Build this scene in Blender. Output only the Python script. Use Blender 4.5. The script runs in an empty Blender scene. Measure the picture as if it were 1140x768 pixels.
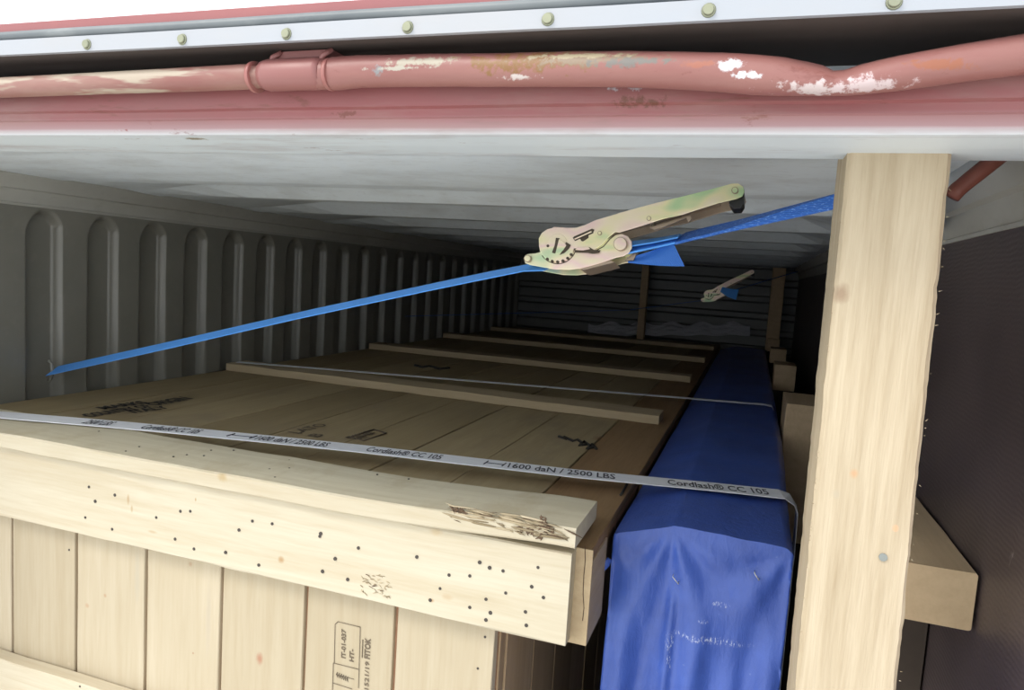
import bpy, bmesh, math, random
from mathutils import Vector, Matrix, noise

random.seed(7)
SC = bpy.context.scene
COL = SC.collection
H = 2.20                      # height of the lens above the container floor
CAM = Vector((0, 0, H))
F = 796.0                     # focal length in pixels of a 1140 px wide frame

# ---------------------------------------------------------------- camera
Yv = Vector((270, -61, 796.)).normalized()
Xv = Vector((2400, 233, -796.)); Xv = (Xv - Xv.dot(Yv) * Yv).normalized()
Zv = Xv.cross(Yv)
if Zv.y > 0: Zv = -Zv
cam = bpy.data.cameras.new('camera')
cam.sensor_width = 36; cam.lens = 36 * F / 1140; cam.clip_start = .02; cam.clip_end = 300
co = bpy.data.objects.new('camera', cam); COL.objects.link(co)
right = Vector((Xv.x, Yv.x, Zv.x)); down = Vector((Xv.y, Yv.y, Zv.y)); fwd = Vector((Xv.z, Yv.z, Zv.z))
m = Matrix((right, -down, -fwd)).transposed().to_4x4(); m.translation = CAM
co.matrix_world = m
SC.camera = co

# ---------------------------------------------------------------- light and exposure
w = bpy.data.worlds.new('overcast_sky'); SC.world = w; w.use_nodes = True
nt = w.node_tree; nt.nodes.clear()
bg = nt.nodes.new('ShaderNodeBackground'); out = nt.nodes.new('ShaderNodeOutputWorld')
bg.inputs[0].default_value = (.93, .97, 1.0, 1); bg.inputs[1].default_value = 1.25
nt.links.new(bg.outputs[0], out.inputs[0])
sun = bpy.data.lights.new('hazy_sun', 'SUN'); sun.energy = 1.55; sun.angle = math.radians(22); sun.color = (1, .95, .86)
so = bpy.data.objects.new('hazy_sun', sun); COL.objects.link(so)
so.rotation_euler = Vector((.52, .57, -.77)).to_track_quat('-Z', 'Y').to_euler()
vs = SC.view_settings
vs.view_transform = 'Standard'; vs.look = 'None'; vs.gamma = 1; vs.use_curve_mapping = False
vs.exposure = 0.70

# ---------------------------------------------------------------- helpers
def ray(px, py):
    c = Vector((px - 570, py - 384, F))
    return Vector((c.dot(Xv), c.dot(Yv), c.dot(Zv)))
def hit(px, py, axis, val):
    """point where the sight line meets the plane axis = val (heights relative to the lens)"""
    r = ray(px, py); return r * (val / r['xyz'.index(axis)])
def hitp(px, py, P, n):
    r = ray(px, py); return r * (P.dot(n) / r.dot(n))

def tag(o, label=None, cat=None, group=None, kind=None):
    if label: o['label'] = label
    if cat: o['category'] = cat
    if group: o['group'] = group
    if kind: o['kind'] = kind
    return o
def root(name, loc, label, cat, group=None):
    o = bpy.data.objects.new(name, None); COL.objects.link(o)
    o.location = Vector(loc) + CAM; o.empty_display_size = .1
    return tag(o, label, cat, group)
def wloc(o):
    v = Vector((0, 0, 0))
    while o: v = v + o.location; o = o.parent
    return v
def build(name, bm, mats, parent=None, origin=None, smooth=False, recalc=True):
    """bm is in lens-relative coordinates"""
    base = wloc(parent) if parent else Vector((0, 0, 0))
    if origin is None:
        org = base if parent else None
        if org is None:
            xs = [v.co for v in bm.verts]
            org = Vector(((min(v.x for v in xs) + max(v.x for v in xs)) / 2, (min(v.y for v in xs) + max(v.y for v in xs)) / 2, min(v.z for v in xs))) + CAM
    else: org = Vector(origin) + CAM
    for v in bm.verts: v.co = v.co + CAM - org
    if recalc: bmesh.ops.recalc_face_normals(bm, faces=bm.faces)
    me = bpy.data.meshes.new(name); bm.to_mesh(me); bm.free()
    if not isinstance(mats, (list, tuple)): mats = [mats]
    for mt in mats: me.materials.append(mt)
    if smooth:
        for p in me.polygons: p.use_smooth = True
    o = bpy.data.objects.new(name, me); COL.objects.link(o)
    o.parent = parent; o.location = org - base
    return o
def box(bm, x0, x1, y0, y1, z0, z1, bev=0, mi=0, seg=1):
    vs_ = [bm.verts.new((x, y, z)) for x in (x0, x1) for y in (y0, y1) for z in (z0, z1)]
    fs = [bm.faces.new([vs_[i] for i in q]) for q in ((0, 1, 3, 2), (4, 6, 7, 5), (0, 4, 5, 1), (2, 3, 7, 6), (0, 2, 6, 4), (1, 5, 7, 3))]
    for f in fs: f.material_index = mi
    if bev:
        es = list({e for f in fs for e in f.edges})
        r = bmesh.ops.bevel(bm, geom=es, offset=bev, segments=seg, affect='EDGES', profile=.6)
        for f in r['faces']: f.material_index = mi
    return vs_
def board(bm, x0, x1, y0, y1, z0, z1, bev=.003, n=24, jit=.0012, mi=0, fz=None, seed=0.):
    """sawn timber: long axis cut into n slices with slightly wandering edges"""
    d = (x1 - x0, y1 - y0, z1 - z0); ax = d.index(max(d))
    a, b = [i for i in range(3) if i != ax]
    lo = (x0, y0, z0); hi = (x1, y1, z1)
    prof = []
    A0, A1, B0, B1 = lo[a], hi[a], lo[b], hi[b]
    k = bev
    for (u, v) in ((A0 + k, B0), (A1 - k, B0), (A1, B0 + k), (A1, B1 - k), (A1 - k, B1), (A0 + k, B1), (A0, B1 - k), (A0, B0 + k)):
        prof.append((u, v))
    rings = []
    for i in range(n + 1):
        t = lo[ax] + d[ax] * i / n
        ring = []
        for j, (u, v) in enumerate(prof):
            p = [0, 0, 0]; p[ax] = t; p[a] = u; p[b] = v
            q = Vector(p) * 9 + Vector((seed, seed * 2, j // 2 * 3.1))
            p[a] += noise.noise(q) * jit; p[b] += noise.noise(q + Vector((9, 9, 9))) * jit
            p = Vector(p)
            if fz: p = fz(p)
            ring.append(bm.verts.new(p))
        rings.append(ring)
    fs = []
    for r0, r1 in zip(rings, rings[1:]):
        for j in range(8):
            fs.append(bm.faces.new((r0[j], r0[(j + 1) % 8], r1[(j + 1) % 8], r1[j])))
    fs.append(bm.faces.new(rings[0])); fs.append(bm.faces.new(rings[-1]))
    for f in fs: f.material_index = mi
def tube(bm, pts, rad, n=12, mi=0, cap=True, flat=1.0, side=None):
    """round tube; rad may be a list of r or (r_side, r_up)"""
    rings = []
    for i, p in enumerate(pts):
        p = Vector(p)
        t = (Vector(pts[min(i + 1, len(pts) - 1)]) - Vector(pts[max(i - 1, 0)])).normalized()
        s = side or (Vector((0, 0, 1)) if abs(t.z) < .9 else Vector((0, 1, 0)))
        u = t.cross(s).normalized(); v = u.cross(t).normalized()
        r = rad[i] if isinstance(rad, (list, tuple)) else rad
        ru, rv = r if isinstance(r, (list, tuple)) else (r, r)
        rings.append([bm.verts.new(p + u * ru * math.cos(2 * math.pi * k / n) + v * rv * math.sin(2 * math.pi * k / n)) for k in range(n)])
    for a, b in zip(rings, rings[1:]):
        for k in range(n):
            f = bm.faces.new((a[k], a[(k + 1) % n], b[(k + 1) % n], b[k])); f.material_index = mi; f.smooth = True
    if cap:
        for r in (rings[0], rings[-1]):
            f = bm.faces.new(r); f.material_index = mi
def prism(bm, pts, n, t0, t1, mi=0):
    a = [bm.verts.new(Vector(p) + n * t0) for p in pts]; b = [bm.verts.new(Vector(p) + n * t1) for p in pts]
    k = len(pts)
    fs = [bm.faces.new(a), bm.faces.new(b)]
    for i in range(k): fs.append(bm.faces.new((a[i], a[(i + 1) % k], b[(i + 1) % k], b[i])))
    for f in fs: f.material_index = mi
    bmesh.ops.triangulate(bm, faces=fs[:2])
def extrude_x(bm, prof, x0, x1, nx=1, fn=None, mi=0, closed=False):
    rows = []
    for i in range(nx + 1):
        x = x0 + (x1 - x0) * i / nx
        rows.append([bm.verts.new(fn(Vector((x, y, z))) if fn else (x, y, z)) for (y, z) in prof])
    k = len(prof)
    for a, b in zip(rows, rows[1:]):
        for j in range(k if closed else k - 1):
            f = bm.faces.new((a[j], a[(j + 1) % k], b[(j + 1) % k], b[j])); f.material_index = mi
    return rows
def text_pts(body, fn, bm, mi=0, fat=.012):
    """lettering: unit text box (0..1, 0..1 of cap height) laid through fn(u, v)"""
    c = bpy.data.curves.new('t', 'FONT'); c.body = body; c.size = 1; c.resolution_u = 2; c.offset = fat
    o = bpy.data.objects.new('t', c); COL.objects.link(o)
    me = bpy.data.meshes.new_from_object(o)
    xs = [v.co.x for v in me.vertices]; x0, x1 = min(xs), max(xs)
    vm = [bm.verts.new(fn((v.co.x - x0) / (x1 - x0), v.co.y / .70)) for v in me.vertices]
    for p in me.polygons:
        try: f = bm.faces.new([vm[i] for i in p.vertices]); f.material_index = mi
        except ValueError: pass
    bpy.data.objects.remove(o); bpy.data.curves.remove(c); bpy.data.meshes.remove(me)

# ---------------------------------------------------------------- materials
class N:
    def __init__(s, name):
        s.m = bpy.data.materials.new(name); s.m.use_nodes = True; s.t = s.m.node_tree
        s.b = s.t.nodes['Principled BSDF']
    def n(s, typ, **kw):
        x = s.t.nodes.new('ShaderNode' + typ)
        for k, v in kw.items():
            if k.startswith('i_'):
                x.inputs[k[2:].replace('_', ' ')].default_value = v
            else: setattr(x, k, v)
        return x
    def l(s, a, b): s.t.links.new(a, b)
    def coord(s, scale, rot=(0, 0, 0)):
        tc = s.n('TexCoord'); mp = s.n('Mapping'); mp.inputs['Scale'].default_value = scale; mp.inputs['Rotation'].default_value = rot
        s.l(tc.outputs['Object'], mp.inputs[0]); return mp.outputs[0]
    def noise(s, vec, scale, detail=4, rough=.55, dist=0):
        x = s.n('TexNoise'); x.inputs['Scale'].default_value = scale; x.inputs['Detail'].default_value = detail
        x.inputs['Roughness'].default_value = rough; x.inputs['Distortion'].default_value = dist
        s.l(vec, x.inputs['Vector']); return x.outputs['Fac']
    def rng(s, v, a, b, c=0., d=1.):
        x = s.n('MapRange'); x.inputs['From Min'].default_value = a; x.inputs['From Max'].default_value = b
        x.inputs['To Min'].default_value = c; x.inputs['To Max'].default_value = d; s.l(v, x.inputs['Value']); return x.outputs[0]
    def mix(s, f, a, b, mode='MIX'):
        x = s.n('Mix', data_type='RGBA', blend_type=mode)
        for sock, v in ((x.inputs['Factor'], f), (x.inputs['A'], a), (x.inputs['B'], b)):
            sock = sock
            if hasattr(v, 'is_linked') or hasattr(v, 'links'): s.l(v, sock)
            else: sock.default_value = v if not isinstance(v, tuple) or len(v) == 4 else (*v, 1)
        return x.outputs['Result']
    def math(s, op, a, b=None):
        x = s.n('Math', operation=op)
        for i, v in enumerate((a, b)):
            if v is None: continue
            if hasattr(v, 'links'): s.l(v, x.inputs[i])
            else: x.inputs[i].default_value = v
        return x.outputs[0]
    def bump(s, h, strength=.3, dist=.002):
        x = s.n('Bump'); x.inputs['Strength'].default_value = strength; x.inputs['Distance'].default_value = dist
        s.l(h, x.inputs['Height']); s.l(x.outputs[0], s.b.inputs['Normal'])
    def col(s, v): s.l(v, s.b.inputs['Base Color']) if hasattr(v, 'links') else setattr(s.b.inputs['Base Color'], 'default_value', (*v, 1))
    def set(s, **k):
        for a, v in k.items():
            key = {'rough': 'Roughness', 'metal': 'Metallic', 'spec': 'Specular IOR Level'}[a]
            if hasattr(v, 'links'): s.l(v, s.b.inputs[key])
            else: s.b.inputs[key].default_value = v
    def spot(s, base, loc, rad, colr, soft=.6, stretch=(1, 1, 1), freq=60, amp=.8):
        """mark on a surface at object-space loc"""
        tc = s.n('TexCoord'); sub = s.n('VectorMath', operation='SUBTRACT'); s.l(tc.outputs['Object'], sub.inputs[0]); sub.inputs[1].default_value = loc
        nz = s.n('TexNoise'); nz.inputs['Scale'].default_value = freq; nz.inputs['Detail'].default_value = 5; nz.inputs['Roughness'].default_value = .7; s.l(tc.outputs['Object'], nz.inputs['Vector'])
        mul = s.n('VectorMath', operation='MULTIPLY'); s.l(sub.outputs[0], mul.inputs[0]); mul.inputs[1].default_value = stretch
        ln = s.n('VectorMath', operation='LENGTH'); s.l(mul.outputs[0], ln.inputs[0])
        d = s.math('ADD', ln.outputs['Value'], s.math('MULTIPLY', nz.outputs['Fac'], rad * amp))
        f = s.rng(d, rad * amp * .5 + rad * (1 - soft), rad * amp * .5 + rad, 1, 0)
        return s.mix(f, base, colr)

def wood(name, light, dark, axis=0, knots=.5, grain=1., rand=.12, spots=(), fuzzy=.3, stain=None, ring=1.0, knotcol=(.30, .17, .09)):
    g = N(name)
    sc = [1, 1, 1]; sc[axis] = .06
    v = g.coord(tuple(sc))
    fine = g.noise(v, 160, 3, .6)
    mid = g.noise(v, 22, 4, .6, 1.2)
    big = g.noise(g.coord(tuple([.5 if i == axis else 1 for i in range(3)])), 3.2, 3)
    bands = g.n('TexWave', wave_type='BANDS', bands_direction='XYZ'[(axis + 1) % 3]); bands.inputs['Scale'].default_value = 9
    bands.inputs['Distortion'].default_value = 6; bands.inputs['Detail'].default_value = 3; bands.inputs['Detail Scale'].default_value = 1.2
    g.l(v, bands.inputs['Vector'])
    f = g.math('ADD', g.math('MULTIPLY', g.rng(mid, .35, .7), .55 * grain), g.math('MULTIPLY', g.rng(fine, .4, .75), .32 * grain))
    f = g.math('ADD', f, g.math('MULTIPLY', bands.outputs['Fac'], .16 * ring))
    c = g.mix(g.rng(f, 0, 1.1), light, dark)
    c = g.mix(g.rng(big, .45, .75, 0, .45), c, tuple(x * .8 for x in (light[0], light[1] * .97, light[2] * .9)))
    geo = g.n('NewGeometry')
    if rand:
        r = g.rng(geo.outputs['Random Per Island'], 0, 1, 1 - rand * 1.6, 1.0)
        cc = g.n('CombineColor'); g.l(r, cc.inputs[0]); g.l(g.math('POWER', r, 1.1), cc.inputs[1]); g.l(g.math('POWER', r, 1.3), cc.inputs[2])
        c = g.mix(1.0, c, cc.outputs[0], 'MULTIPLY')
    if knots:
        ks = [4.2, 4.2, 4.2]; ks[axis] = 2.0
        vk = g.coord(tuple(ks))
        vo = g.n('TexVoronoi'); vo.inputs['Scale'].default_value = 1; vo.inputs['Randomness'].default_value = 1
        g.l(vk, vo.inputs['Vector'])
        d = g.math('ADD', vo.outputs['Distance'], g.math('MULTIPLY', g.noise(g.coord((1, 1, 1)), 40, 2), .06))
        k = g.rng(d, .055, .13, 1, 0)
        sep = g.n('SeparateColor'); g.l(vo.outputs['Color'], sep.inputs[0])
        k = g.math('MULTIPLY', k, g.math('LESS_THAN', sep.outputs[0], knots))
        c = g.mix(g.math('MULTIPLY', k, .75), c, knotcol)
    if stain:
        st = g.rng(g.noise(g.coord((1.6, 1, 1)), 4.5, 5, .65), .52, .68, 0, .7)
        c = g.mix(st, c, stain)
    for (loc, rad, colr, stv) in spots: c = g.spot(c, loc, rad, colr, .7, stv)
    g.col(c); g.set(rough=.72, spec=.25)
    g.bump(g.math('ADD', g.math('MULTIPLY', fine, .7), g.math('MULTIPLY', mid, .5)), fuzzy, .0015)
    return g.m
def paint(name, c, rough=.5, dirt=.25, dirtcol=(.22, .19, .15), chips=None, chipcol=(.25, .08, .04), scale=(1, 1, 1), metal=0, bumpy=.15, second=None):
    g = N(name)
    v = g.coord(scale)
    n1 = g.noise(v, 5, 5, .6); n2 = g.noise(v, 38, 4, .6)
    x = g.mix(g.rng(n1, .45, .75, 0, dirt), c, dirtcol)
    x = g.mix(g.rng(n2, .55, .8, 0, dirt * .7), x, dirtcol)
    if second: x = g.mix(g.rng(g.noise(v, 9, 5, .7, .5), .48, .62, 0, .75), x, second)
    if chips:
        x = g.mix(g.rng(g.noise(g.coord((scale[0] * .6, scale[1], scale[2])), 26, 6, .7, .4), chips, chips + .03, 0, 1), x, chipcol)
    g.col(x); g.set(rough=rough, metal=metal); g.bump(n2, bumpy, .002)
    return g.m
def plain(name, c, rough=.6, metal=0, spec=.5):
    g = N(name); g.set(rough=rough, metal=metal, spec=spec)
    n = g.noise(g.coord((1, 1, 1)), 60, 3)
    g.col(g.mix(g.rng(n, .35, .7, 0, .35), c, tuple(x * .75 for x in c))); g.bump(n, .08, .001)
    return g.m

M_white = paint('white_container_paint', (.60, .63, .64), .55, .35, (.32, .30, .26), chips=.76, chipcol=(.38, .30, .22))
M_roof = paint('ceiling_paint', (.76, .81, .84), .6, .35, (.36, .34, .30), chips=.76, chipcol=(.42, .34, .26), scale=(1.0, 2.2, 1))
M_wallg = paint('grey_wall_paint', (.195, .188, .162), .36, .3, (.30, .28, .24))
M_railp = paint('side_rail_paint', (.42, .41, .37), .5, .4, (.24, .22, .18), scale=(1, .5, 1))
M_red = paint('red_header_paint', (.34, .08, .08), .5, .45, (.30, .12, .10), second=(.50, .20, .18), scale=(.35, 1, 1), chips=.70, chipcol=(.22, .07, .04))
def mk_header():
    g = N('header_paint_red_to_white')
    v = g.coord((.35, 1, 1)); n1 = g.noise(v, 8, 6, .65)
    red = g.mix(g.rng(n1, .4, .7), (.235, .075, .078), (.195, .085, .083))
    red = g.mix(g.rng(g.noise(g.coord((.12, 1, 1)), 60, 4, .7), .60, .66, 0, .7), red, (.16, .06, .045))
    pink = (.31, .20, .215)
    tc = g.n('TexCoord'); sep = g.n('SeparateXYZ'); g.l(tc.outputs['Object'], sep.inputs[0])
    z = g.math('ADD', sep.outputs['Z'], g.math('MULTIPLY', n1, .003))
    c = g.mix(g.rng(z, .150 + H, .164 + H), pink, red)
    c = g.mix(g.rng(z, .1435 + H, .1520 + H), (.58, .64, .68), c)
    c = g.mix(g.rng(sep.outputs['Y'], .722, .727), c, (.62, .68, .72))
    c = g.mix(g.rng(g.noise(g.coord((.25, 1, 1)), 14, 5, .7), .62, .68, 0, .4), c, (.34, .30, .27))
    c = g.mix(g.rng(g.noise(g.coord((.4, 1, 1)), 22, 6, .75), .63, .69, 0, .8), c, (.17, .055, .045))
    c = g.mix(g.rng(g.noise(g.coord((.3, 1, 2)), 11, 5, .7), .5, .7, 0, .45), c, (.26, .17, .15))
    for (px, py, rad, colr, st_) in ((708, 98.5, .007, (.40, .40, .44), (.32, 1, 1.6)), (712, 113, .008, (.13, .05, .035), (.3, 1, 1.2)), (127, 145, .006, (.22, .05, .05), (.25, 1, 1.8)), (272, 144, .003, (.20, .05, .03), (.2, 1, 1.5)), (218, 154, .005, (.25, .22, .15), (.35, .6, 1.6)), (160, 165, .006, (.30, .29, .27), (.15, .8, 1.5)), (385, 127, .004, (.16, .05, .04), (.25, 1, 1.2))):
        p = hit(px, py, 'y', .705 if py < 150 else .735)
        c = g.spot(c, (p.x, p.y, p.z + H - H + H), rad, colr, .45, st_, 95, 4.0)
    g.col(c); g.set(rough=.5); g.bump(n1, .2, .003); return g.m
M_head = mk_header()
M_pipe = paint('worn_red_pipe_paint', (.30, .11, .10), .42, .25, (.20, .075, .065), second=(.31, .17, .145), scale=(.22, 1, 1), chips=.64, chipcol=(.50, .52, .50))
M_sleeve = paint('sleeve_red_paint', (.24, .095, .09), .45, .3, (.30, .12, .10))
M_strip = paint('pale_seal_strip', (.33, .35, .39), .45, .35, (.36, .34, .33), scale=(.5, 1, 1), chips=.72, chipcol=(.30, .24, .22))
M_bolt = plain('galvanised_bolt', (.27, .28, .20), .5, .5)
M_gasket = paint('grey_rubber_gasket', (.065, .08, .095), .5, .4, (.33, .35, .35), scale=(.5, 1, 1))
M_redtop = paint('red_edge_paint', (.26, .085, .09), .45, .3, (.36, .12, .11))  # red of the roof flange, mottled with a lighter red
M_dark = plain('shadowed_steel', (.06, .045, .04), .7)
M_brown = None
M_floor = wood('container_floor_plywood', (.16, .10, .06), (.08, .05, .03), 1, 0)
M_ground = paint('yard_concrete', (.78, .77, .73), .9, .4, (.30, .28, .25))

# ---------------------------------------------------------------- the container shell
XL, XR, YB, ZC, FL = -2.0, .325, 6.12, .19, -H
bm = bmesh.new(); box(bm, -14, 12, -16, 14, FL - .50, FL - .30)
tag(build('ground', bm, M_ground), kind='structure')
bm = bmesh.new(); box(bm, XL - .06, XR + .06, .72, YB + .05, FL - .15, FL)
tag(build('floor', bm, M_floor), kind='structure')

# corrugated left wall: upright recesses with rounded heads
def smooth(a, b, x):
    t = max(0, min(1, (x - a) / (b - a))); return t * t * (3 - 2 * t)
PIT, Y0 = .203, 1.634        # Y0 = centre of a slope that faces the doors
def recess(y, z):
    t = (y - Y0) % PIT       # 0 = slope up to the inner flat
    # inner flat 0.013..0.085, back slope .085-.115, recess .115-.190
    if t < .009: a = 1 - smooth(-.009, .009, t)
    elif t < .088: a = 0
    elif t < .112: a = smooth(.088, .112, t)
    elif t < PIT - .009: a = 1
    else: a = 1 - smooth(PIT - .009, PIT + .009, t)
    c = (t - .152) / .052
    top = .094 - .040 * (abs(c) ** 2.4)
    h = 1 - smooth(top - .012, top + .006, z)
    return a * h
def corr_wall(name, x, sgn, y0, y1, ztop, mat):
    bm = bmesh.new(); zs = [FL, -1.2, -.6, -.3, -.1, 0] + [.02 + .006 * i for i in range(15)]
    zs = [z for z in zs if z < ztop] + [ztop]
    ny = int((y1 - y0) / .0045)
    rows = []
    for i in range(ny + 1):
        y = y0 + (y1 - y0) * i / ny
        rows.append([bm.verts.new((x + sgn * .036 * recess(y, z), y, z)) for z in zs])
    for a, b in zip(rows, rows[1:]):
        for j in range(len(zs) - 1): bm.faces.new((a[j], b[j], b[j + 1], a[j + 1]))
    return build(name, bm, mat, smooth=True, recalc=False)
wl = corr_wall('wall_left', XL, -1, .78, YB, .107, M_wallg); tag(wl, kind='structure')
# outer skin so the wall has thickness
bm = bmesh.new(); box(bm, XL - .055, XL - .04, .72, YB + .05, FL, .20)
sk = build('outer_skin', bm, M_red, wl)

# right wall: dark brown lining
def mk_lining():
    g = N('dark_brown_lining'); v = g.coord((1, 1, 1))
    n1 = g.noise(v, 6, 5, .6)
    wv = g.n('TexWave', bands_direction='Z'); wv.inputs['Scale'].default_value = 42; wv.inputs['Distortion'].default_value = 5; wv.inputs['Detail'].default_value = 2; wv.inputs['Detail Scale'].default_value = .8
    g.l(v, wv.inputs['Vector'])
    c = g.mix(g.rng(n1, .3, .7), (.065, .048, .048), (.10, .075, .072))
    c = g.mix(g.math('MULTIPLY', wv.outputs['Fac'], .35), c, (.045, .034, .034))
    c = g.mix(g.rng(g.noise(g.coord((1, 1, .3)), 45, 4, .7), .70, .74, 0, .6), c, (.35, .30, .28))
    g.col(c); g.set(rough=.42); g.bump(wv.outputs['Fac'], .15, .002); return g.m
M_brown = mk_lining()
bm = bmesh.new(); box(bm, XR, XR + .03, .78, YB, FL, .108)
tag(build('wall_right', bm, M_brown), kind='structure')

# end wall, horizontally ribbed
bm = bmesh.new(); prof = []
z = FL
while z < .18:
    prof += [(YB, z), (YB, z + .07), (YB + .03, z + .085), (YB + .03, z + .12)]; z += .135
prof.append((YB, .2))
extrude_x(bm, prof, XL - .05, XR + .05)
tag(build('wall_back', bm, paint('end_wall_paint', (.15, .155, .15), .45, .4, (.26, .25, .22), scale=(.4, 1, 2))), kind='structure')

# ceiling: pressed cross ribs, curving down into the side rails
ys_lines = [1.60, 1.92, 2.46, 3.0, 3.55, 4.1, 4.65, 5.2, 5.75]
cp = [(.785, 0), (1.06, 0.004), (1.12, .012), (1.26, .024), (1.53, 0), (1.60, 0), (1.62, .036)]
for yl in ys_lines[1:]:
    cp += [(yl - .085, .044), (yl - .01, 0), (yl + .045, 0), (yl + .065, .040)]
cp.append((YB + .05, 0))
def cove(x):
    return 0
xs = [XL, XL + .002, XL + .006, XL + .012, XL + .02, XL + .03, XL + .045, XL + .06, XL + .08, XL + .1, XL + .15, XL + .2] + [XL + .2 + (XR - XL - .3) * i / 16 for i in range(1, 17)] + [XR - .07, XR - .04, XR - .02, XR - .008, XR]
bm = bmesh.new(); rows = []
for x in xs:
    fade = (.12 + .88 * smooth(XL + .05, XL + .55, x)) * (.12 + .88 * smooth(-XR + .05, -XR + .20, -x))
    rows.append([bm.verts.new((x, y, ZC + cove(x) + dz * fade + .0015 * noise.noise(Vector((x * 2, y * 3, 0))))) for (y, dz) in cp])
for a, b in zip(rows, rows[1:]):
    for j in range(len(cp) - 1): bm.faces.new((a[j], b[j], b[j + 1], a[j + 1]))
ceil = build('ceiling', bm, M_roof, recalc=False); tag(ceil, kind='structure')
bm = bmesh.new(); box(bm, XL - .055, XR + .06, .80, YB + .06, .262, .275)
build('roof_skin', bm, M_red, ceil)
bm = bmesh.new(); box(bm, XR + .03, XR + .06, .72, YB + .05, FL, .262); box(bm, XL - .055, XL - .04, .72, YB + .05, .2, .262)
box(bm, XL - .05, XR + .05, YB + .035, YB + .05, FL, .262)
build('outer_skin', bm, M_red, ceil)
# lower side rail seam on the left
bm = bmesh.new()
def rail(bm, sg, xw):
    pr_ = [(-.04, .106), (.004, .106), (.004, .112), (.001, .114), (.010, .150), (.024, .153), (.040, .188), (.040, .262), (-.04, .262)]
    n_ = 24; rows = []
    for i in range(n_ + 1):
        y = .80 + (YB - .80) * i / n_
        rows.append([bm.verts.new((xw + sg * a, y, z + .0012 * noise.noise(Vector((a * 5, y * 4, z * 5))))) for a, z in pr_])
    for a, b in zip(rows, rows[1:]):
        for j in range(len(pr_)): bm.faces.new((a[j], a[(j + 1) % len(pr_)], b[(j + 1) % len(pr_)], b[j]))
    bm.faces.new(rows[0]); bm.faces.new(rows[-1])
rail(bm, 1, XL)
tag(build('trim_3', bm, M_railp), kind='structure')
bm = bmesh.new(); rail(bm, -1, XR); tag(build('trim_6', bm, M_railp), kind='structure')

# door header beam
HX0, HX1 = XL - .10, XR + .10
bm = bmesh.new()
prof = [(.80, .200), (.716, .200), (.700, .192), (.700, .1705), (.7045, .1685), (.7045, .1600), (.7065, .1585), (.712, .148), (.716, .1440), (.7200, .1432), (.776, .1432), (.782, .1452), (.86, .147), (.90, .175), (1.12, .200), (1.12, .262), (.80, .262)]
extrude_x(bm, prof, HX0, HX1, 60, lambda p: p + Vector((0, .001 * noise.noise(Vector((p.x * 4, p.z * 30, 0))), .0008 * noise.noise(Vector((p.x * 5, p.y * 9, 4))))), closed=True)
hd = build('trim_1', bm, M_head, origin=(0, 0, -H), smooth=False); tag(hd, kind='structure')
# corner posts of the door frame
bm = bmesh.new(); box(bm, XL - .16, XL - .005, .70, .80, FL - .15, .262, .006)
tag(build('trim_4', bm, M_red), kind='structure')
bm = bmesh.new(); box(bm, XR + .005, XR + .16, .70, .80, FL - .15, .262, .006)
tag(build('trim_5', bm, M_red), kind='structure')

# roof edge above the header: red flange, rubber seal, bolted pale strip
yE = .655
bm = bmesh.new()
extrude_x(bm, [(.80, .228), (yE + .006, .2275), (yE + .006, .2455), (yE + .016, .2535), (yE + .016, .262), (.80, .300)], HX0, HX1, 1, closed=True)
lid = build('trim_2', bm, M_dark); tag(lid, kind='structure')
bm = bmesh.new(); extrude_x(bm, [(yE, .2278), (yE, .2453), (yE + .006, .2453), (yE + .006, .2278)], HX0, HX1, 40, lambda p: p + Vector((0, .0006 * noise.noise(Vector((p.x * 6, 0, 3))), .0005 * noise.noise(Vector((p.x * 7, p.z, 1))))), closed=True)
build('seal_strip', bm, M_strip, lid)
bm = bmesh.new(); tube(bm, [(HX0 + (HX1 - HX0) * i / 40, yE + .008, .2512 + .0003 * math.sin(i)) for i in range(41)], [(.0075, .0064)] * 41, 12)
build('rubber_seal', bm, M_gasket, lid, smooth=True)
bm = bmesh.new()
extrude_x(bm, [(yE + .012, .2545), (yE + .012, .2690), (yE + .016, .271), (.80, .300), (.80, .296)], HX0, HX1, 1, closed=True)
build('red_flange', bm, M_redtop, lid)
for px, py in ((97, 53), (203, 47), (319, 38), (454, 30.5), (610, 21.5), (789, 11.5), (995, 6)):
    p = hit(px, py, 'y', yE); p.z = min(max(p.z, .235), .2385)
    bm = bmesh.new()
    for r, h0, h1 in ((.0064, 0, .0012), (.0050, .001, .0035)):
        tube(bm, [p + Vector((0, -h1, 0)), p + Vector((0, -h0, 0))], [r * .85, r], 14, side=Vector((0, 0, 1)))
    build('bolt', bm, M_bolt, lid)

# dented red pipe with its sleeve
yP = .682
def pipe(bm, tab, n, creases=()):
    pts = []; rr = []
    for px, t, b in tab:
        a = hit(px, t, 'y', yP); c = hit(px, b, 'y', yP)
        r = (a.z - c.z) / 2; mid = (a + c) / 2; mid.y = yP
        pts.append(mid); rr.append((.0148 if r > .0125 else .0125, r))
    tube(bm, pts, rr, n)
pr = root('header_pipe', hit(570, 80, 'y', yP), 'dented red-painted steel pipe running along the door header under the bolted strip', 'pipe')
bm = bmesh.new(); pipe(bm, [(-600, 117.5, 135), (-90, 91, 113), (0, 86, 109), (58, 83, 107), (150, 78, 104), (220, 74, 102), (272, 71, 100), (284, 71, 99.5), (289, 73, 98), (300, 70, 98)], 8)
PE = build('pipe_end', bm, M_pipe, pr)
def mark(px, py, plane, val, base):
    p = hit(px, py, plane, val); return tuple(p + CAM - base)
gp = N('dented_pipe_paint'); v = gp.coord((.22, 1, 1)); n1 = gp.noise(v, 12, 5, .65)
c = gp.mix(gp.rng(n1, .38, .68), (.225, .085, .078), (.27, .125, .11))
c = gp.mix(gp.rng(gp.noise(gp.coord((.5, 1, 1)), 46, 5, .7), .60, .66, 0, .5), c, (.17, .055, .045))
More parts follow.
